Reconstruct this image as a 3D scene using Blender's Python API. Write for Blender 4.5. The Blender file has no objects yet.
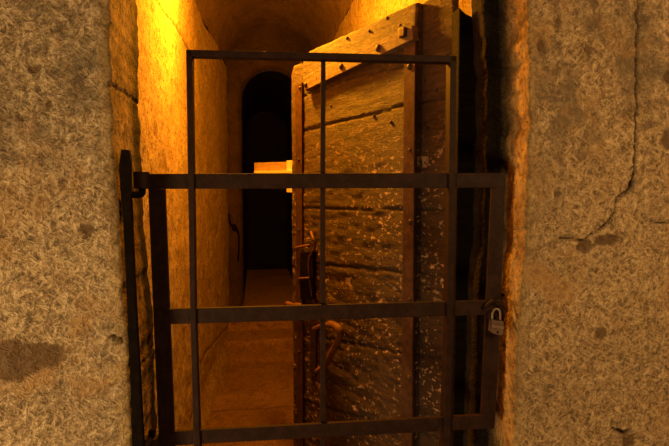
import bpy, bmesh, math, random
from mathutils import Vector, Matrix, noise
random.seed(7)
S = bpy.context.scene
COL = S.collection
PI = math.pi
# ---------------------------------------------------------------- camera
F = 505.0; W, H = 669.0, 446.0; EYE = 1.5
YAW = math.radians(8.94); PITCH = math.atan(28/505.0)
cd = bpy.data.cameras.new('camera'); cam = bpy.data.objects.new('camera', cd); COL.objects.link(cam)
cam.location = (0, 0, EYE)
cam.rotation_euler = (PI/2 - PITCH, 0, -YAW)
cd.sensor_width = 36; cd.lens = 36*F/W; cd.clip_start = .02
S.camera = cam
RM = cam.rotation_euler.to_matrix()
def ray(px, py):
    return (RM @ Vector(((px-W/2)/F, -(py-H/2)/F, -1))).normalized()
def on(px, py, P, N):
    d = ray(px, py); o = Vector((0, 0, EYE))
    return o + d*((Vector(P)-o).dot(N)/d.dot(N))
def interp(t, pts):
    if t <= pts[0][0]: return pts[0][1]
    for (a, b), (c, d) in zip(pts, pts[1:]):
        if t <= c: return b+(d-b)*(t-a)/(c-a)
    return pts[-1][1]
def sm(a, b, x):
    t = max(0, min(1, (x-a)/(b-a))); return t*t*(3-2*t)

# ---------------------------------------------------------------- objects
def link(name, me, mat, parent=None, smooth=False):
    o = bpy.data.objects.new(name, me); COL.objects.link(o)
    if mat: me.materials.append(mat)
    if parent: o.parent = parent
    if smooth:
        for p in me.polygons: p.use_smooth = True
    return o
def obj(name, bm, mat, parent=None, smooth=False):
    bmesh.ops.recalc_face_normals(bm, faces=bm.faces)
    me = bpy.data.meshes.new(name); bm.to_mesh(me); bm.free()
    if parent: me.transform(Matrix.Translation(-parent.location))
    return link(name, me, mat, parent, smooth)
def tag(o, label, cat, group=None):
    o['label'] = label; o['category'] = cat
    if group: o['group'] = group
    return o
def thing(name, label, cat, loc, group=None):
    o = bpy.data.objects.new(name, None); COL.objects.link(o); o.location = loc
    o.empty_display_size = .05
    return tag(o, label, cat, group)
def struct(o): o['kind'] = 'structure'; return o

def prism(bm, quad, n, d0, d1, cuts=0, jit=0):
    """quad of 3D points, extruded along n from d0 to d1"""
    n = Vector(n).normalized()
    a = [bm.verts.new(Vector(p)+n*d0) for p in quad]; b = [bm.verts.new(Vector(p)+n*d1) for p in quad]
    k = len(quad)
    bm.faces.new(a); bm.faces.new(b[::-1])
    for i in range(k): bm.faces.new((a[i], b[i], b[(i+1) % k], a[(i+1) % k]))
def bevel(bm, w, seg=2):
    bmesh.ops.recalc_face_normals(bm, faces=bm.faces)
    bmesh.ops.bevel(bm, geom=list(bm.edges), offset=w, segments=seg, affect='EDGES', profile=.6, clamp_overlap=True)
def tube(bm, pts, rad, seg=10, cap=True):
    pts = [Vector(p) for p in pts]; rings = []; up = None
    for i, p in enumerate(pts):
        t = (pts[min(i+1, len(pts)-1)]-pts[max(i-1, 0)]).normalized()
        if up is None:
            up = Vector((0, 0, 1)) if abs(t.z) < .9 else Vector((1, 0, 0))
        a = t.cross(up).normalized(); b = a.cross(t).normalized(); up = b
        r = rad[i] if isinstance(rad, (list, tuple)) else rad
        rings.append([bm.verts.new(p+(a*math.cos(2*PI*k/seg)+b*math.sin(2*PI*k/seg))*r) for k in range(seg)])
    for r0, r1 in zip(rings, rings[1:]):
        for k in range(seg): bm.faces.new((r0[k], r0[(k+1) % seg], r1[(k+1) % seg], r1[k]))
    if cap: bm.faces.new(rings[0][::-1]); bm.faces.new(rings[-1])
def spline(ctrl, n=8):
    c = [Vector(p) for p in ctrl]; c = [c[0]*2-c[1]]+c+[c[-1]*2-c[-2]]; out = []
    for i in range(1, len(c)-2):
        for k in range(n):
            t = k/n
            out.append(.5*((2*c[i])+(c[i+1]-c[i-1])*t+(2*c[i-1]-5*c[i]+4*c[i+1]-c[i+2])*t*t+(3*c[i]-c[i-1]-3*c[i+1]+c[i+2])*t**3))
    out.append(c[-2]); return out
def sheet(name, rows, mat, attrs=None, smooth=True):
    """rows: list of rows of points -> grid mesh, attrs {name: rows of floats}"""
    nr, nc = len(rows), len(rows[0])
    vs = [p for r in rows for p in r]
    fs = [(i*nc+j, i*nc+j+1, (i+1)*nc+j+1, (i+1)*nc+j) for i in range(nr-1) for j in range(nc-1)]
    me = bpy.data.meshes.new(name); me.from_pydata(vs, [], fs)
    for k, rr in (attrs or {}).items():
        at = me.attributes.new(k, 'FLOAT', 'POINT')
        at.data.foreach_set('value', [v for r in rr for v in r])
    return struct(link(name, me, mat, None, smooth))
def steps(*segs):
    out = []
    for a, b, d in segs:
        n = max(1, round(abs(b-a)/d))
        out += [a+(b-a)*i/n for i in range(n)]
    out.append(segs[-1][1]); return out

# ---------------------------------------------------------------- materials
class NT:
    def __init__(s, name, rough=.9, spec=.2, metal=0):
        s.m = bpy.data.materials.new(name); s.m.use_nodes = True
        s.t = s.m.node_tree; s.N = s.t.nodes; s.L = s.t.links
        s.b = s.N['Principled BSDF']; s.b.inputs['Roughness'].default_value = rough
        s.b.inputs['Specular IOR Level'].default_value = spec; s.b.inputs['Metallic'].default_value = metal
        s.co = s.N.new('ShaderNodeTexCoord').outputs['Object']
    def mapped(s, scale):
        m = s.N.new('ShaderNodeMapping'); m.inputs['Scale'].default_value = scale
        s.L.new(s.co, m.inputs['Vector']); return m.outputs[0]
    def noise(s, scale, detail=4, rough=.6, dist=0, co=None, typ='FBM'):
        n = s.N.new('ShaderNodeTexNoise'); n.noise_type = typ
        n.inputs['Scale'].default_value = scale; n.inputs['Detail'].default_value = detail
        n.inputs['Roughness'].default_value = rough; n.inputs['Distortion'].default_value = dist
        s.L.new(co or s.co, n.inputs['Vector']); return n.outputs[0]
    def vor(s, scale, co=None, feat='F1'):
        n = s.N.new('ShaderNodeTexVoronoi'); n.feature = feat; n.inputs['Scale'].default_value = scale
        s.L.new(co or s.co, n.inputs['Vector']); return n.outputs['Distance']
    def ramp(s, fac, stops):
        r = s.N.new('ShaderNodeValToRGB'); e = r.color_ramp.elements
        while len(e) < len(stops): e.new(.5)
        for el, (p, c) in zip(e, stops):
            el.position = p; el.color = (c, c, c, 1) if isinstance(c, (int, float)) else (*c, 1)
        s.L.new(fac, r.inputs[0]); return r.outputs[0]
    def mix(s, fac, a, b, mode='MIX'):
        n = s.N.new('ShaderNodeMix'); n.data_type = 'RGBA'; n.blend_type = mode
        for sock, v in ((n.inputs[0], fac), (n.inputs[6], a), (n.inputs[7], b)):
            if isinstance(v, (int, float)): sock.default_value = v
            elif isinstance(v, tuple): sock.default_value = (*v, 1)
            else: s.L.new(v, sock)
        return n.outputs[2]
    def math(s, op, a, b=0):
        n = s.N.new('ShaderNodeMath'); n.operation = op
        for sock, v in zip(n.inputs, (a, b)):
            if isinstance(v, (int, float)): sock.default_value = v
            else: s.L.new(v, sock)
        return n.outputs[0]
    def attr(s, name):
        a = s.N.new('ShaderNodeAttribute'); a.attribute_name = name; return a.outputs['Fac']
    def bump(s, h, strength=1, dist=.002):
        n = s.N.new('ShaderNodeBump'); n.inputs['Strength'].default_value = strength
        n.inputs['Distance'].default_value = dist; s.L.new(h, n.inputs['Height'])
        s.L.new(n.outputs[0], s.b.inputs['Normal']); return s
    def color(s, c):
        if isinstance(c, tuple): s.b.inputs['Base Color'].default_value = (*c, 1)
        else: s.L.new(c, s.b.inputs['Base Color'])
        return s

# chiselled limestone of the front wall
def stone(name, c_lo, c_mid, c_hi, fleck):
    t = NT(name, .92, .15)
    big = t.noise(3.5, 4, .6); med = t.noise(14, 5, .65, .5)
    c = t.mix(t.ramp(big, [(.35, 0), (.65, 1)]), c_lo, c_mid)
    c = t.mix(t.ramp(med, [(.42, 0), (.7, .8)]), c, c_hi)
    def stroke(ang, sx, sz, off):
        m = t.N.new('ShaderNodeMapping'); m.inputs['Rotation'].default_value = (0, ang, 0); m.inputs['Location'].default_value = (off, off, off)
        t.L.new(t.co, m.inputs['Vector']); m2 = t.N.new('ShaderNodeMapping'); m2.inputs['Scale'].default_value = (sx, 60, sz)
        t.L.new(m.outputs[0], m2.inputs['Vector']); return t.noise(1, 3, .55, .5, m2.outputs[0])
    st = t.math('MAXIMUM', stroke(.7, 40, 95, 0), stroke(-.6, 38, 100, 3))
    st = t.math('MAXIMUM', st, stroke(1.5, 42, 90, 7))
    fine = t.noise(190, 4, .75)
    c = t.mix(t.ramp(st, [(.57, 0), (.70, 1)]), c, fleck)  # stroke crests lightened, relief highlights painted into the colour
    c = t.mix(t.ramp(st, [(.45, .95), (.56, 0)]), c, tuple(v*.36 for v in c_lo))  # hollows between strokes darkened, their shade painted in
    c = t.mix(t.ramp(fine, [(.38, .7), (.52, 0)]), c, tuple(v*.5 for v in c_lo))
    c = t.mix(t.ramp(fine, [(.52, 0), (.66, .5)]), c, fleck)
    patch = t.math('MULTIPLY', t.ramp(t.noise(7, 5, .7, .4), [(.46, 0), (.62, .75)]), t.attr('pit'))
    c = t.mix(patch, c, tuple(v*f for v, f in zip(c_lo, (.42, .46, .55))))
    pit = t.ramp(t.noise(26, 4, .7, .3), [(.56, 0), (.66, .8)])
    pit = t.math('MULTIPLY', pit, t.attr('pit'))
    c = t.mix(pit, c, (.14, .1, .07))
    c = t.mix(t.ramp(t.noise(4.2, 4, .65, .6), [(.55, 0), (.66, .5)]), c, (.42, .23, .08))
    c = t.mix(t.attr('stain'), c, (.12, .072, .038))
    c = t.mix(t.attr('crack'), c, (.02, .013, .008))
    jm = t.attr('jamb')
    jc = t.mix(t.ramp(med, [(.35, 0), (.65, 1)]), (.22, .14, .06), (.58, .42, .18))
    jc = t.mix(t.ramp(t.noise(50, 6, .8, .3), [(.50, 0), (.60, .7)]), jc, (.07, .04, .02))
    c = t.mix(jm, c, jc)
    c = t.mix(t.attr('shade_dirt'), c, t.mix(t.ramp(med, [(.35, 0), (.65, 1)]), (.012, .009, .007), (.035, .024, .017)))
    t.color(c)
    h = t.math('ADD', t.math('MULTIPLY', st, 1.1), t.math('ADD', t.math('MULTIPLY', fine, .3), t.math('MULTIPLY', t.noise(20, 3, .6, .6), .8)))
    return t.bump(h, 1, .017).m
M_WL = stone('limestone_left', (.36, .26, .15), (.50, .37, .21), (.56, .43, .26), (.76, .62, .41))
M_WR = stone('limestone_right', (.36, .24, .125), (.46, .32, .17), (.52, .38, .21), (.66, .50, .30))

def plaster(name, a, b, dark, pits=.8):
    t = NT(name, .9, .15)
    c = t.mix(t.ramp(t.noise(2.5, 5, .6), [(.35, 0), (.65, 1)]), a, b)
    c = t.mix(t.ramp(t.noise(62, 5, .8, .2, t.mapped((1, .7, 1))), [(.50, 0), (.60, pits)]), c, dark)
    c = t.mix(t.ramp(t.noise(160, 2, .6), [(.56, 0), (.66, .7)]), c, dark)
    c = t.mix(t.ramp(t.noise(11, 6, .8, .8), [(.48, 0), (.66, .65)]), c, dark)
    c = t.mix(t.ramp(t.noise(24, 5, .8, .2), [(.57, 0), (.64, pits)]), c, dark)
    c = t.mix(t.attr('crack'), c, (.02, .012, .006))
    t.color(c)
    h = t.math('ADD', t.noise(34, 7, .85, .2), t.math('MULTIPLY', t.noise(150, 3, .7), .9))
    return t.bump(h, 1, .012).m
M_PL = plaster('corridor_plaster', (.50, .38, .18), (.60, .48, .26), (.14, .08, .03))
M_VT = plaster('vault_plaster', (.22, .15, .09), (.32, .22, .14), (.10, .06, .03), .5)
M_FL = plaster('flagstone', (.29, .175, .09), (.40, .25, .13), (.10, .06, .03), .5)
M_BK = plaster('shade_brown_plaster', (.06, .038, .022), (.12, .075, .042), (.03, .02, .012), .5)  # end wall: fading of the lamplight put into a darker brown
M_DK = plaster('shade_black_stone', (.012, .009, .008), (.02, .015, .012), (.006, .004, .003), .5)  # near-black colour stands for the unlit passage beyond the opening

def iron(name, a, b, rough=.55, metal=.35, spec=.35):
    t = NT(name, rough, spec, metal)
    c = t.mix(t.ramp(t.noise(40, 5, .7), [(.4, 0), (.65, 1)]), a, b)
    t.color(c)
    return t.bump(t.noise(120, 4, .65), .5, .002).m
M_GATE = iron('painted_gate_iron', (.014, .0062, .0050), (.026, .0115, .0082), .6, 0, .12)
M_POST = iron('black_iron', (.004, .0025, .002), (.008, .0045, .0035), .8, 0, .05)
M_RUST = iron('rusty_iron', (.12, .05, .022), (.22, .10, .045), .6, .1)
M_BAND = iron('rusty_band_iron', (.05, .023, .012), (.10, .046, .022), .65, .1, .2)
M_NAIL = iron('nail_iron', (.03, .017, .01), (.07, .038, .02), .55, .3)
M_STEEL = iron('worn_steel', (.16, .11, .08), (.26, .19, .14), .45, .3)
M_LOCK = iron('padlock_body', (.09, .055, .04), (.14, .09, .06), .5, .2)
M_PALE = iron('pale_worn_metal', (.75, .66, .5), (.85, .76, .6), .4, 0)

def wood(name, base, hi, dark, flecks=True, spec=.35):
    t = NT(name, .62, spec)
    g = t.noise(9, 5, .65, .6, t.mapped((1.2, 1.2, 9)))
    c = t.mix(t.ramp(g, [(.3, 0), (.7, 1)]), base, hi)
    c = t.mix(t.ramp(t.noise(30, 4, .7, .5, t.mapped((1, 1, 3))), [(.55, 0), (.66, .75)]), c, dark)
    h = t.math('MULTIPLY', g, .6)
    if flecks:
        fl = t.noise(19, 4, .62, .45, t.mapped((1.0, 1.0, 1.8)))
        fl2 = t.noise(48, 3, .6, .4, t.mapped((1, 1, 1.7)))
        area = t.ramp(t.noise(3.4, 2, .5), [(.42, 0), (.56, 1)])
        m1 = t.ramp(fl, [(.625, 0), (.65, 1)]); m2 = t.ramp(fl2, [(.60, 0), (.63, 1)])
        mk = t.math('MULTIPLY', t.math('MAXIMUM', m1, m2), t.math('ADD', t.math('MULTIPLY', area, .8), .2))
        mk = t.math('MULTIPLY', mk, t.attr('chip'))
        c = t.mix(mk, c, (.56, .37, .21))
        h = t.math('ADD', h, t.math('MULTIPLY', mk, -.6))
        c = t.mix(t.attr('crack'), c, (.02, .012, .008))
    t.color(c)
    h = t.math('ADD', h, t.math('MULTIPLY', t.noise(70, 5, .75, .8, t.mapped((1, 1, 3))), .8))
    return t.bump(h, 1, .007).m
M_DOOR = wood('weathered_oak', (.026, .014, .008), (.090, .048, .024), (.010, .006, .004))
M_BAR = wood('locking_bar_wood', (.30, .19, .11), (.38, .25, .15), (.15, .08, .04), False)
M_BATTEN = wood('oak_batten', (.13, .072, .037), (.20, .115, .06), (.06, .034, .018), False)
M_TIMB = wood('dark_timber', (.007, .0045, .0035), (.014, .009, .006), (.004, .003, .002), False, .03)

# ---------------------------------------------------------------- setting: the front wall
YF = 1.05
NY = Vector((0, 1, 0))
def face_pt(px, py): return on(px, py, (0, YF, 0), NY)
Lc = [face_pt(*p) for p in ((108, -60), (108, 0), (109, 60), (111, 120), (114, 170), (117, 223), (121, 270), (125, 312), (127, 345), (129.5, 400), (131.5, 446), (134, 500))]
Rc = [face_pt(*p) for p in ((527, -60), (527.5, 0), (530, 60), (530, 120), (527.5, 200), (525, 254), (521, 290), (519, 330), (517, 400), (515, 446), (514, 500))]
Lc = sorted((p.z, p.x) for p in Lc); Rc = sorted((p.z, p.x) for p in Rc)
def fbm(v, o=4): return noise.fractal(v, .9, 2.1, o)
def segd(p, a, b):
    ax, az = a; bx, bz = b; dx, dz = bx-ax, bz-az
    t = max(0, min(1, ((p[0]-ax)*dx+(p[1]-az)*dz)/(dx*dx+dz*dz+1e-12)))
    return math.hypot(p[0]-ax-t*dx, p[1]-az-t*dz), t
def polyd(p, pl):
    best = 9; w = 0
    for a, b in zip(pl, pl[1:]):
        d, t = segd(p, a[:2], b[:2])
        ww = a[2]+(b[2]-a[2])*t
        if d-ww < best: best = d-ww; w = ww
    return best, w
def wallpath(px_list, w=.0016):
    out = []
    for q in px_list:
        p = face_pt(q[0], q[1]); out.append((p.x, p.z, (q[2] if len(q) > 2 else 1)*w))
    return out
# marks seen on the face: (px, py, rx, ry) darker worn patches
def blobs(lst):
    out = []
    for x, y, rx, ry in lst:
        p = face_pt(x, y); out.append((p.x, p.z, rx/F*YF*1.06, ry/F*YF*1.06))
    return out
LB = blobs([(38, 356, 30, 14), (14, 366, 22, 16), (2, 352, 26, 13), (86, 229, 7, 7), (33, 69, 6, 4), (49, 104, 4, 4), (19, 119, 3, 3)])
RB = blobs([(601, 333, 8, 8), (557, 194, 4, 4), (668, 77, 6, 8), (668, 140, 8, 12), (605, 240, 16, 7), (585, 247, 12, 7), (626, 440, 8, 9), (560, 20, 5, 4), (590, 50, 6, 5), (541, 45, 5, 7)])
RCRK = [wallpath([(640, -40, .6), (638, 30, .8), (636, 70, 1.2), (635, 120, .8), (634, 165, 1.5), (631, 188, 3.2), (628, 192, 2)]),
        wallpath([(629, 190, 2), (617, 198, 1), (614, 214, 1.6), (605, 226, 1.3), (585, 240, .7), (560, 238, .5)], .0014),
        wallpath([(640, 222, .4), (669, 222, 1.2)], .0012),
        wallpath([(612, 428, .8), (622, 431, 2), (628, 430, 1)], .002)]
LCRK = [wallpath([(112, 336, 1), (121, 341, 2.2), (124, 344, 2)], .002)]
def front_wall(name, side, corner, blob, crk, mat, in_depth, step_x, mark_z):
    """side -1: wall to the left of the opening, +1 to the right"""
    zs = steps((-.02, .5, .05), (.5, 2.02, .0048), (2.02, 3.2, .06))
    rows = []; A = {k: [] for k in ('pit', 'stain', 'crack', 'jamb', 'shade_dirt')}
    cx0 = corner[len(corner)//2][1]
    fx = steps((3.0, .75, .12), (.75, .46, .02), (.46, .012, .0048))      # distance from the corner along the face
    if side < 0: fx = steps((3.0, .5, .12), (.5, .40, .02), (.40, .012, .0048))
    R = .008
    arc = [PI/2*i/5 for i in range(6)]
    dp = steps((R, in_depth, .006))
    for z in zs:
        c = interp(z, corner)
        c += side*(.0035*fbm(Vector((3.1*side, 7, z*22)))+.004*max(0, fbm(Vector((side, 2, z*9)), 2)))
        row = []; at = {k: [] for k in A}
        pts = []
        for d in fx: pts.append((c+side*d, YF, 0, -1, 'f', d))
        for a in arc[1:-1]:
            pts.append((c+side*R-side*R*math.sin(a), YF+R-R*math.cos(a), -side*math.sin(a), -math.cos(a), 'c', 0))
        for d in dp: pts.append((c, YF+d, -side, 0, 'r', d))
        e = c+side*0
        for x2 in step_x: pts.append((c-side*x2[0], YF+in_depth+x2[1], -side*x2[2], -x2[3], 'b', x2[0]))
        for (x, y, nx, ny, kind, d) in pts:
            q = Vector((x, y, z))
            h = .006*fbm(q*5+Vector((9, 0, 0)))
            rr = 1 if kind == 'f' else .5
            h += rr*(.0036*fbm(q*24, 3)+.0022*(1-2*abs(noise.noise(q*48+Vector((noise.noise(q*20), 0, noise.noise(q*20+Vector((4, 4, 4)))))*1.5))))
            if kind != 'f': h *= .25 if kind == 'b' else .6
            cr = 0; st = 0
            if kind == 'f' and .5 < z < 2.02:
                for (bx, bz, rx, rz) in blob:
                    r = math.hypot((x-bx)/rx, (z-bz)/rz)+.28*fbm(q*38, 3)
                    st = max(st, 1-sm(.78, 1.0, r))
                h -= .0035*st
                jq = (x+.003*noise.noise(q*60), z+.003*noise.noise(q*60+Vector((5, 5, 5))))
                for pl in crk:
                    dd, w = polyd(jq, pl)
                    cr = max(cr, 1-sm(-.0006, .0022, dd))
                h -= .012*cr
            if kind == 'f' and side > 0:      # the block joint low on the right, proud stones below it
                h += .01*sm(mark_z+.006, mark_z-.012, z+.008*noise.noise(q*9))*(.3+noise.noise(q*14))
            if kind in 'rcb':
                for jz in ((1.80, 1.42) if side > 0 else (1.12, 1.72)):
                    jj = abs(z-jz-.012*noise.noise(Vector((x*30, y*30, jz))))
                    cr = max(cr, .8*(1-sm(.001, .005, jj)))
                h -= .006*cr
            row.append((x+nx*h, y+ny*h, z))
            at['pit'].append(.25+.75*sm(1.35, 1.75, z) if kind == 'f' else .7)
            at['stain'].append(st*.85); at['crack'].append(cr)
            jb = 0 if kind == 'f' else (.7 if kind == 'c' else 1)
            if kind == 'f' and d < .03: jb = .5*(1-sm(.008, .03, d+.012*noise.noise(q*40)))*(1 if side < 0 else .5)
            at['jamb'].append(jb)
            at['shade_dirt'].append(1.0 if kind == 'b' else (sm(in_depth*.5, in_depth*.95, d+.02*noise.noise(q*20))*.85+(.40*max(0, min(1, .8+1.2*noise.noise(q*7))) if side < 0 else 0) if kind == 'r' else 0))  # shade of rebate and deep reveal painted dark; left reveal also dirty in patches
        rows.append(row)
        for k in A: A[k].append(at[k])
    return sheet(name, rows, mat, A)
zr = face_pt(600, 428).z
# left jamb: reveal then back out to the corridor wall;  right jamb: reveal, rebate face, then behind it
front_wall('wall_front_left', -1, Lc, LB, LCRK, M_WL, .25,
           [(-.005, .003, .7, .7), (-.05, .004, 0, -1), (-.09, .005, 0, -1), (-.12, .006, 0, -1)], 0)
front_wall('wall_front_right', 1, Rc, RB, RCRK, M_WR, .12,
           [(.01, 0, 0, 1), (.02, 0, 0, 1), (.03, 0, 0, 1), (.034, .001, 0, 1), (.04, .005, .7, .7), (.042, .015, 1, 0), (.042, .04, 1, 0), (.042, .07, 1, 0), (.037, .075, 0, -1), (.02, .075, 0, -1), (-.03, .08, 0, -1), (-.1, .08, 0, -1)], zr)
bm = bmesh.new()
prism(bm, [(-.55, YF+.02, 2.12), (.85, YF+.02, 2.12), (.85, YF+.02, 3.2), (-.55, YF+.02, 3.2)], NY, -.03, .19)
struct(obj('wall_front_top', bm, M_WL))

# ---------------------------------------------------------------- setting: the corridor
XL, XR = -.36, .62
ZS, YE = 2.72, 5.0       # springing height, end of the vaulted part
def left_x(y): return XL + .10*sm(3.4, 5.0, y)
def corr_pt_left(px, py): return on(px, py, (XL, 0, 0), Vector((1, 0, 0)))
ck = [corr_pt_left(*p) for p in ((150, -14), (158, 0), (163, 8), (171, 20), (180, 34), (190, 50), (193, 56))]
ck2 = [corr_pt_left(*p) for p in ((219, 322), (212, 338), (205, 352), (200, 366))]
ck = [(p.y, p.z, .0014) for p in ck]; ck2 = [(p.y, p.z, .003) for p in ck2]
rows = []; cr = []
ys = steps((1.235, 3.2, .012), (3.2, 5.0, .03))
for z in steps((0, .25, .03), (.25, 2.72, .012)):
    r = []; c = []
    for y in ys:
        q = Vector((0, y, z))
        h = .012*fbm(q*2.2)+.005*fbm(q*14, 4)
        base = .05*(1-sm(0, .20, z))
        k = 0
        jq = (y+.004*noise.noise(q*25), z)
        for pl, ww in ((ck, 1), (ck2, .8)):
            d, w = polyd(jq, pl); k = max(k, ww*(1-sm(.0, .008, d)))
        r.append((left_x(y)+h+base-.008*k, y, z)); c.append(k)
    rows.append(r); cr.append(c)
sheet('wall_left', rows, M_PL, {'crack': cr})
rows = []
for z in steps((0, .5, .05), (.5, 2.72, .02)):
    r = []
    for y in steps((1.20, 4.1, .02), (4.1, 5.0, .04)):
        q = Vector((3, y, z)); h = .014*fbm(q*3)+.007*fbm(q*14, 4)
        r.append((XR-h, y, z))
    rows.append(r)
sheet('wall_right', rows, M_PL)
# barrel vault
rows = []
for i in range(41):
    a = PI*i/40; r = []
    for y in steps((1.2, 5.0, .04)):
        xl = left_x(y); cx, rr = (xl+XR)/2, (XR-xl)/2
        q = Vector((math.cos(a), y, math.sin(a)))
        h = .014*fbm(q*3)+.003*fbm(q*14, 3)
        r.append((cx-(rr-h)*math.cos(a), y, ZS+(rr-h)*math.sin(a)))
    rows.append(r)
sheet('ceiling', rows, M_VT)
# end wall with a round-headed opening
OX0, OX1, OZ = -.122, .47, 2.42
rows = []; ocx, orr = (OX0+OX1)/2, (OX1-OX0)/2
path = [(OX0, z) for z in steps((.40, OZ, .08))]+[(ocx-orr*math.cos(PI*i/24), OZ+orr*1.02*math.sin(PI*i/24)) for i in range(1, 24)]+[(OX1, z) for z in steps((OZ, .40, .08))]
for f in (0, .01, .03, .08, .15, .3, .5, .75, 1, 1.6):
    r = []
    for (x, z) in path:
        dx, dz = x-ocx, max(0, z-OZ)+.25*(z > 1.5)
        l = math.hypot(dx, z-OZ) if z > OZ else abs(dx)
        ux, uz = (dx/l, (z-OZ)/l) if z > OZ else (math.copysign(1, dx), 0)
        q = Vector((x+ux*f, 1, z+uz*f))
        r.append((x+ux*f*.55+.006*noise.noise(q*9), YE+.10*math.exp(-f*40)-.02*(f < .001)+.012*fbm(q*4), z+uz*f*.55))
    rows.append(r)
# passage beyond the opening
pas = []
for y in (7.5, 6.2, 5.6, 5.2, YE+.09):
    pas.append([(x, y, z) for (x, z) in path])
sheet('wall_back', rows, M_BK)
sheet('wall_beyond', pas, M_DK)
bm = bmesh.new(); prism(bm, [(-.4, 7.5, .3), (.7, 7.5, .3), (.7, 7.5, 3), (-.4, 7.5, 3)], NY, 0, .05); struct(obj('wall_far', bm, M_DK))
# floor flags and the two shallow steps
rows = []; cr = []
def fz(y): return .20*sm(4.50, 4.53, y)+.20*sm(4.86, 4.89, y)
for y in steps((-1.5, 1.0, .25), (1.0, 2.4, .05), (2.4, 4.45, .012), (4.45, 5.0, .01), (5.0, 7.6, .1)):
    r = []; c = []
    for x in steps((-3, -.42, .2), (-.42, .66, .015), (.66, 3, .2)):
        q = Vector((x, y, 0)); k = 0
        for jy in (3.52, 2.75, 2.0): k = max(k, 1-sm(.002, .009, abs(y-jy-.012*noise.noise(Vector((x*4, jy, 0))))))
        r.append((x, y, fz(y+.01*noise.noise(Vector((x*9, 0, 1))))+.006*fbm(q*4)-.006*k)); c.append(k*.8)
    rows.append(r); cr.append(c)
sheet('floor', rows, M_FL, {'crack': cr})

# ---------------------------------------------------------------- the iron gate
GP = Vector((-.2, 1.13, 0)); ga = math.radians(-3.5)
GU = Vector((math.cos(ga), math.sin(ga), 0)); GN = Vector((-math.sin(ga), math.cos(ga), 0))   # GN points away from camera
def g(px, py): return on(px, py, GP, GN)
gate = thing('iron_gate', 'dark brown flat-bar iron gate across the stone doorway', 'gate', g(156, 440))
def gbar(name, quad, d0, d1, label=None, bv=.0012):
    bm = bmesh.new(); prism(bm, [g(*p) for p in quad], GN, d0, d1); bevel(bm, bv)
    o = obj(name, bm, M_GATE, gate)
    if label: o['label'] = label
    return o
gbar('rail', [(187, 50.3), (456, 56.5), (456, 63.0), (187, 56.6)], -.006, .018, 'slim top rail of the raised panel')
gbar('rail', [(142, 173.8), (505.5, 173), (505.5, 187.6), (142, 189)], 0, .010, 'upper flat rail of the gate frame')
gbar('rail', [(155, 309.5), (493, 300.5), (495, 314.8), (155, 324.8)], 0, .010)
gbar('rail', [(160, 432.5), (494, 414.6), (494.5, 428.4), (160, 446.2)], 0, .010)
gbar('stile', [(148, 189), (165, 189), (169.5, 312), (174.5, 440), (176, 470), (160, 470), (158.5, 438), (153, 312)], .0005, .0105)
gbar('stile', [(492.3, 187), (505.4, 187), (503, 254), (500, 330), (497, 390), (494.6, 429), (481, 429), (484.5, 350), (489, 254)], .0005, .0105)
gbar('upright', [(186.5, 50.5), (192.6, 50.5), (196.0, 312), (200.5, 446), (201.5, 476), (195.4, 476), (194.2, 446), (190.6, 312)], -.006, .018)
gbar('upright', [(321.5, 58.5), (326.0, 58.6), (325.6, 200), (326.0, 446), (326.2, 476), (320.8, 476), (320.7, 446), (320.6, 200)], .0095, .022, 'thin middle upright behind the rails')
gbar('upright', [(449.6, 56.5), (455.8, 56.6), (454.2, 200), (452.2, 330), (449.2, 446), (448.6, 470), (441.8, 470), (442.6, 446), (446.2, 330), (448.2, 200)], -.006, .026)
# rolled eyes at the hinge side
def eye(py0, py1, px, name='hinge_eye'):
    bm = bmesh.new(); a, b = g(px, py0), g(px, py1)
    c = (a+b)/2; hh = abs(a.z-b.z)/2
    R0, R1 = .0165, .0085; n = 24; r = []
    for k in range(n):
        t = 2*PI*k/n; u = Vector((math.cos(t), math.sin(t), 0))
        r.append([bm.verts.new(c+u*rr+Vector((0, 0, zz))) for rr, zz in ((R0, hh), (R0, -hh), (R1, -hh), (R1, hh))])
    for k in range(n):
        p, q = r[k], r[(k+1) % n]
        for i in range(4): bm.faces.new((p[i], q[i], q[(i+1) % 4], p[(i+1) % 4]))
    return obj(name, bm, M_GATE, gate, False), c
_, ec = eye(172, 188.5, 141.5)
_, ec2 = eye(437, 452, 151.5)
# latch end at the right with its turned loop
bm = bmesh.new()
tube(bm, spline([g(484, 307)-GN*.004, g(489, 301)-GN*.012, g(495, 299)-GN*.014, g(500, 304)-GN*.012, g(502, 313)-GN*.006, g(502.5, 320)+GN*.002]), .0045, 8)
obj('hasp_loop', bm, M_GATE, gate, True)
# thumbed bright weld scar on the rail
# ---------------------------------------------------------------- post with pintles at the left jamb
pp = [face_pt(*p) for p in ((120.5, 149), (128.6, 149.6), (130.2, 160), (130.5, 200), (131.5, 223), (135, 300), (139.5, 380), (143, 446), (145, 480), (135, 480), (132.5, 446), (129, 366), (124.6, 270), (122.3, 222), (119.5, 190), (118, 165))]
post = thing('hinge_post', 'black upright iron hinge bar against the left jamb of the doorway', 'hinge bar', (pp[8]+pp[9])/2)
bm = bmesh.new(); prism(bm, [p+Vector((0, 0, 0)) for p in pp], NY, .004, .02); bevel(bm, .002)
obj('bar', bm, M_POST, post)
def pintle(c, py, px0):
    bm = bmesh.new(); s = face_pt(px0, py)+Vector((0, .012, 0))
    low = c.copy(); low.z = s.z
    tube(bm, spline([s, s.lerp(low, .6)+Vector((0, -.004, -.003)), low+Vector((0.0, 0, 0)), low+Vector((.001, 0, .012)), Vector((c.x, c.y, c.z+.016))], 6), .0072, 12)
    obj('pintle', bm, M_POST, post, True)
pintle(ec, 193.5, 127); pintle(ec2, 456, 141)
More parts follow.
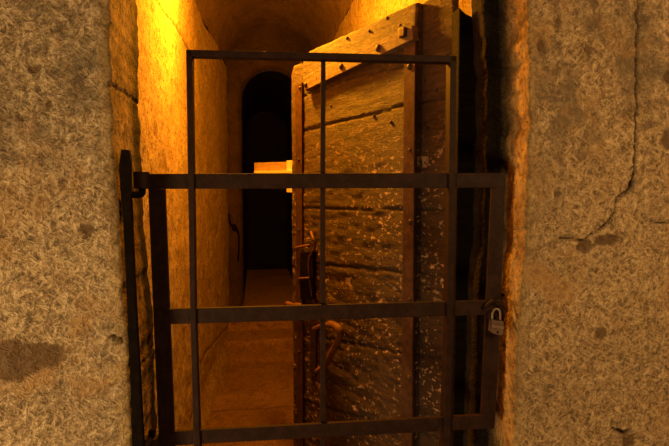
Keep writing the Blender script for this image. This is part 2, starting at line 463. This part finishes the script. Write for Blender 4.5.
# ---------------------------------------------------------------- padlock
lk = thing('padlock', 'small steel padlock hanging from the gate latch at right', 'padlock', g(493.5, 332)-GN*.012)
n0 = -GN*.012
bm = bmesh.new()
prism(bm, [g(*p)+n0 for p in ((488.3, 318.0), (500.0, 319.6), (499.6, 332.4), (497, 333.2), (489.3, 331.2), (487.2, 329.6))], GN, -.009, .009); bevel(bm, .0018)
obj('body', bm, M_LOCK, lk)
bm = bmesh.new()
tube(bm, spline([g(490.3, 319.5)+n0, g(490.2, 313)+n0, g(492, 308.6)+n0, g(495.3, 307.8)+n0, g(497.8, 311)+n0, g(498, 319.8)+n0]), .0026, 8)
sh = obj('shackle', bm, M_STEEL, lk, True); sh['label'] = 'bright worn steel shackle'
bm = bmesh.new()
prism(bm, [g(*p)+n0 for p in ((488.3, 322.6), (499.9, 324.0), (499.8, 326.4), (488.0, 325.0))], GN, -.0102, -.0088); obj('band', bm, M_STEEL, lk)
bm = bmesh.new()
prism(bm, [g(*p)+n0 for p in ((493.4, 328.5), (494.6, 328.7), (494.5, 331), (493.4, 330.8))], GN, -.0105, -.0088)
obj('keyhole_cover', bm, M_POST, lk)
# wall staple the latch locks to
bm = bmesh.new()
a = g(502.5, 297)
tube(bm, spline([Vector((.578, 1.105, a.z)), Vector((.553, 1.098, a.z)), Vector((.543, 1.095, a.z-.013)), Vector((.553, 1.098, a.z-.026)), Vector((.578, 1.105, a.z-.026))]), .004, 8)
tag(obj('wall_staple', bm, M_POST, None, True), 'black iron staple set in the right jamb beside the gate latch', 'staple')

# ---------------------------------------------------------------- the wooden door standing ajar
HX, HY = .567, 1.35
dang = math.radians(25.0)
DU = Vector((-math.sin(dang), math.cos(dang), 0)); DN = Vector((-math.cos(dang), -math.sin(dang), 0))  # DN faces the viewer side
DP = Vector((HX, HY, 0))
def dsz(px, py, off=0):
    p = on(px, py, DP+DN*off, DN); return (p-DP).dot(DU), p.z
def dpt(s, z, off=0): return DP+DU*s+DN*off+Vector((0, 0, z))
s_free = dsz(291.5, 200, .022)[0]; s_bat = dsz(416.5, 100, .022)[0]
top = dsz(310, 51.6, .022); top2 = dsz(412, 4.5, .022)
def topz(s): return top[1]+(top2[1]-top[1])*(s-top[0])/(top2[0]-top[0])
door = thing('plank_door', 'weathered wooden plank door with iron bands standing ajar behind the gate', 'door', dpt(.5, .02))
GAPS = [[(303, 96), (330, 87), (360, 76), (405, 66)], [(296, 134), (310, 129), (350, 119), (380, 112), (413, 103), (445, 95.5), (460, 92)],
        [(296, 208), (350, 209), (400, 209.5), (450, 210)], [(296, 262), (360, 268), (430, 275), (455, 278)],
        [(296, 333), (350, 343), (455, 364)], [(296, 398), (350, 414), (455, 446)]]
GAPS = [[(*dsz(*p, .022), .0018 if i == 1 else .0012) for p in gp] for i, gp in enumerate(GAPS)]
def front_sheet(name, s0, s1, off, gaps, chip, label=None, notch=False):
    ss = steps((s0, s1, .006)); zz = steps((.02, .35, .04), (.35, 1.0, .007))
    nz = len(zz)
    rows_n = []
    bm = bmesh.new(); la = bm.verts.layers.float.new('crack'); lc = bm.verts.layers.float.new('chip')
    grid = []
    for s in ss:
        zt = topz(s)+.003*noise.noise(Vector((s*30, 0, 0)))
        if notch and s > s1-.085: zt -= .03+.035*sm(s1-.03, s1, s)
        zl = steps((.02, .35, .04), (.35, 1.2, .007)); zl = [z for z in zl]+[1.2+(zt-1.2)*i/130 for i in range(1, 131)]
        col = []
        for z in zl:
            q = Vector((s, z, 2)); k = 0
            for gp in gaps:
                d, w = polyd((s, z+.0025*noise.noise(q*30)), gp); k = max(k, 1-sm(0, .0035, d))
            low = sm(1.75, 1.3, z)
            h = .0022*fbm(Vector((s*9, z*30, 0)), 5)*(1+.8*low)+.003*noise.noise(Vector((s*4, z*3, 5)))-.006*k
            e = min(s-s0, s1-s); h -= .004*(1-sm(0, .008, e))
            v = bm.verts.new(dpt(s, z, off+h)); v[la] = k; v[lc] = chip*(.15+.85*sm(1.8, 1.45, z)); col.append(v)
        grid.append(col)
    for a, b in zip(grid, grid[1:]):
        for i in range(len(a)-1): bm.faces.new((a[i], a[i+1], b[i+1], b[i]))
    # edges and back
    border = [c[-1] for c in grid]
    back = -.012
    def skirt(vs):
        nv = []
        for v in vs:
            d = (v.co-DP).dot(DN); n = bm.verts.new(v.co-DN*(d-back)); n[la] = 0; n[lc] = 0; nv.append(n)
        for i in range(len(vs)-1): bm.faces.new((vs[i], vs[i+1], nv[i+1], nv[i]))
        return nv
    t = skirt(border); l = skirt(grid[0]); r = skirt(grid[-1]); b = skirt([c[0] for c in grid])
    bm.faces.new([b[0], b[-1], t[-1], t[0]])
    o = obj(name, bm, M_DOOR, door, True)
    if label: o['label'] = label
    for p in o.data.polygons:
        if p.area > .0009 or abs(p.normal.dot(DN)) < .15: p.use_smooth = False
    return o
front_sheet('leaf', s_bat, s_free, .022, GAPS, 1, 'wide raised plank leaf with chipped paint flecks', True)
front_sheet('hinge_board', .022, s_bat-.001, .004, GAPS, .8, 'recessed darker boards on the hinge side')
def dbar(name, quad, o0, o1, mat, label=None, bv=.002):
    bm = bmesh.new(); prism(bm, [dpt(*dsz(*p, o1), 0) for p in quad], DN, o0, o1); bevel(bm, bv)
    o = obj(name, bm, mat, door)
    if label: o['label'] = label
    return o
OF = .022
STRAP = dbar('strap', [(303, 76.5), (411.5, 25), (413.2, 39), (304.5, 90.5)], OF-.002, OF+.022, M_BATTEN, 'thick raised batten across the top with large bolts')
# vertical bands
def dband(name, pts, o0, o1, mat, label=None):
    bm = bmesh.new(); prism(bm, [dpt(s, z) for s, z in pts], DN, o0, o1); bevel(bm, .0015)
    o = obj(name, bm, mat, door)
    if label: o['label'] = label
    return o
a0, a1 = dsz(297, 200, OF)[0], dsz(303.5, 200, OF)[0]
dband('band', [(a0, .03), (a1, .03), (a1, dsz(300, 86)[1]), (a0, dsz(297, 88)[1])], OF-.003, OF+.007, M_BAND, 'rusty upright band near the free edge')
b0, b1 = dsz(405, 200, OF)[0], dsz(416, 200, OF)[0]
dband('band', [(b0, .03), (b1, .03), (b1, dsz(414, 42)[1]), (b0, dsz(405, 45)[1])], OF-.003, OF+.009, M_BAND, 'upright band at the hinge side of the leaf')
# nails and bolts
nail_m = {}
def nail(px, py, r, off, square=False, mat=M_NAIL, par=None):
    s, z = dsz(px, py, off); bm = bmesh.new()
    if square:
        prism(bm, [dpt(s-r, z-r), dpt(s+r, z-r), dpt(s+r, z+r), dpt(s-r, z+r)], DN, off-.002, off+.014); bevel(bm, .004)
    else:
        bmesh.ops.create_uvsphere(bm, u_segments=10, v_segments=6, radius=r)
        rot = Vector((0, 0, 1)).rotation_difference(DN).to_matrix().to_4x4()
        bmesh.ops.transform(bm, matrix=Matrix.Translation(dpt(s, z, off)) @ rot @ Matrix.Diagonal((1, 1, .7, 1)), verts=bm.verts)
    o = obj('bolt' if r > .0095 else 'nail', bm, mat, door, not square)
    if par: o.parent = par
    return o
nail(404.5, 33, .014, OF+.02, True, par=STRAP); nail(378.5, 48, .013, OF+.021, par=STRAP); nail(341.5, 66.5, .012, OF+.021, par=STRAP); nail(306, 85, .012, OF+.021, par=STRAP); nail(409.5, 66.5, .010, OF+.009)
for px, py, r, of in ((302, 61, .006, OF), (347, 38, .006, OF), (369, 31, .005, OF), (387, 18, .006, OF), (400, 25, .005, OF), (317, 78, .005, OF+.02),
                      (300, 88, .008, OF+.007), (299, 160, .008, OF+.007), (410, 150, .007, OF+.009), (410.5, 222, .009, OF+.009), (409, 378, .010, OF+.009), (299, 230, .007, OF+.007),
                      (299, 352, .008, OF+.007), (410, 300, .008, OF+.009), (331, 106, .006, OF), (391, 122, .006, OF), (374, 116, .006, OF), (424, 82, .007, .006), (436, 90, .007, .006), (427, 128, .006, .006)):
    nail(px, py, r, of)
# ring pull: a big hand-forged C
h = OF
def dp3(px, py, off): s, z = dsz(px, py, off); return dpt(s, z, off)
bm = bmesh.new()
tube(bm, spline([dp3(314, 329, h+.01), dp3(321, 326, h+.035), dp3(330, 324.5, h+.05), dp3(338, 328, h+.055), dp3(340, 335, h+.055), dp3(336, 345, h+.05), dp3(330, 356, h+.04), dp3(325, 366, h+.03), dp3(317, 371, h+.012)], 6),
     [.009]*12+[.0145]*14+[.012]*12+[.010]*11, 12)
hd = obj('pull_handle', bm, M_RUST, door, True); hd['label'] = 'curved rusty forged pull handle'
bm = bmesh.new()
prism(bm, [dp3(311, 323, h), dp3(317, 323, h), dp3(317, 377, h), dp3(311, 376, h)], DN, -.001, .006); bevel(bm, .001)
obj('handle_plate', bm, M_NAIL, door)
# latch staples, lock and slide bolt near the free edge
for (x0, y0, x1, y1, r) in ((296, 247.5, 309, 245.5, .0055), (299, 278.5, 309, 278, .004)):
    bm = bmesh.new(); tube(bm, spline([dp3(x0, y0+1, h+.004), dp3(x0+1, y0, h+.03), dp3(x1-1, y1, h+.03), dp3(x1, y1+1, h+.004)]), r, 8)
    obj('latch_staple', bm, M_RUST, door, True)
bm = bmesh.new(); tube(bm, spline([dp3(311, 232, h+.006), dp3(313, 238, h+.02), dp3(315, 246, h+.014), dp3(309, 262, h+.01), dp3(312, 292, h+.01), dp3(315, 305, h+.008)]), .005, 8)
obj('latch_lever', bm, M_RUST, door, True)
bm = bmesh.new(); prism(bm, [dp3(303, 252, h), dp3(316, 252, h), dp3(316, 300, h), dp3(303, 299, h)], DN, 0, .014); bevel(bm, .002)
obj('lock_case', bm, M_TIMB, door)
bm = bmesh.new(); tube(bm, spline([dp3(287, 303.5, .012), dp3(291, 304.5, .014), dp3(296, 305, .03), dp3(302, 306, .032)]), [.011]*8+[.008]*8+[.011]*9, 10)
o = obj('bolt_knob', bm, M_RUST, door, True)
# locking bar whose end sticks out past the free edge, with a pale metal strip
dbar('locking_bar', [(254.2, 162.8), (296, 161.6), (296, 172.2), (254.2, 172.4)], -.04, -.012, M_BAR, 'reddish wooden bar end sticking out past the door edge')
dbar('bar_strip', [(254.2, 170.9), (296, 170.7), (296, 173.0), (254.2, 173.2)], -.03, .004, M_PALE, 'pale metal strip along the bar', .0005)
dbar('keeper', [(262, 174), (296, 174), (296, 190.3), (286, 190.2), (262, 188.4)], -.04, -.014, M_TIMB, 'dark lower half of the bar')
dbar('keeper', [(286.6, 160.6), (292, 160.4), (292, 192.5), (286.6, 192.3)], -.046, -.006, M_PALE, 'pale iron keeper at the door edge', .001)
# pale worn arris of the free edge
# hinge straps on the door's inner edge
for py in (60, 330):
    s, z = dsz(456, py); bm = bmesh.new()
    tube(bm, [dpt(.006, z-.035, -.004), dpt(.006, z+.035, -.004)], .010, 12)
    obj('hinge_barrel', bm, M_POST, door, True)
bm = bmesh.new()
prism(bm, [(.518, 1.252, 0), (.592, 1.252, 0), (.592, 1.252, 1.96), (.578, 1.252, 1.975), (.56, 1.252, 1.955), (.535, 1.252, 1.965), (.52, 1.252, 1.98)], NY, 0, .05); bevel(bm, .004)
tag(obj('door_post', bm, M_TIMB), 'dark timber post in the gap between the plank door and the right jamb', 'post')
# ---------------------------------------------------------------- iron remains on the far left wall
def cl(px, py):
    d = ray(px, py); o = Vector((0, 0, EYE)); t = 1.0
    for _ in range(400):
        p = o+d*t
        if p.x <= left_x(p.y)+.012 or p.y > YE-.01: break
        t += .01
    return p
def bracket(name, pts, r, lab):
    bm = bmesh.new(); q = [cl(*p) for p in pts]
    tube(bm, spline([q[0]+Vector((0, .06, 0))]+[p-Vector((0, .012, 0)) for p in q[:-1]]+[q[-1]+Vector((0, .06, 0))], 5), r, 8)
    return tag(obj(name, bm, M_POST, None, True), lab, 'wall hook')
bracket('wall_hook', [(229, 215), (231, 224), (236, 226), (238, 236)], .008, 'bent black iron hook at the corridor end left of the dark opening, upper of two')
bracket('wall_hook', [(233, 228), (238, 231), (239, 244), (238, 262)], .008, 'thin black iron bar at the corridor end, just below the bent hook')

# ---------------------------------------------------------------- light
def lamp(name, kind, loc, energy, color, **k):
    l = bpy.data.lights.new(name, kind); l.energy = energy; l.color = color
    for a, b in k.items(): setattr(l, a, b)
    o = bpy.data.objects.new(name, l); COL.objects.link(o); o.location = loc; return o
lamp('corridor_lamp', 'POINT', (-.02, 2.2, 2.42), 160, (1, .325, .01), shadow_soft_size=.05)
a = lamp('room_lamp', 'AREA', (-1.35, -.2, .75), 33, (1, .61, .25), shape='DISK', size=.5)
a.rotation_euler = (Vector((-.1, 1.05, 1.25))-Vector(a.location)).to_track_quat('-Z', 'Y').to_euler()
b = lamp('room_lamp', 'AREA', (1.5, -.5, 2.1), 27, (1, .56, .19), shape='DISK', size=.5)
b.rotation_euler = (Vector((.7, 1.05, 1.4))-Vector(b.location)).to_track_quat('-Z', 'Y').to_euler()
w = bpy.data.worlds.new('world'); S.world = w; w.use_nodes = True
w.node_tree.nodes['Background'].inputs[0].default_value = (1, .7, .5, 1)
w.node_tree.nodes['Background'].inputs[1].default_value = .02
S.view_settings.view_transform = 'Standard'; S.view_settings.look = 'None'
S.view_settings.exposure = 0; S.view_settings.gamma = 1; S.view_settings.use_curve_mapping = False
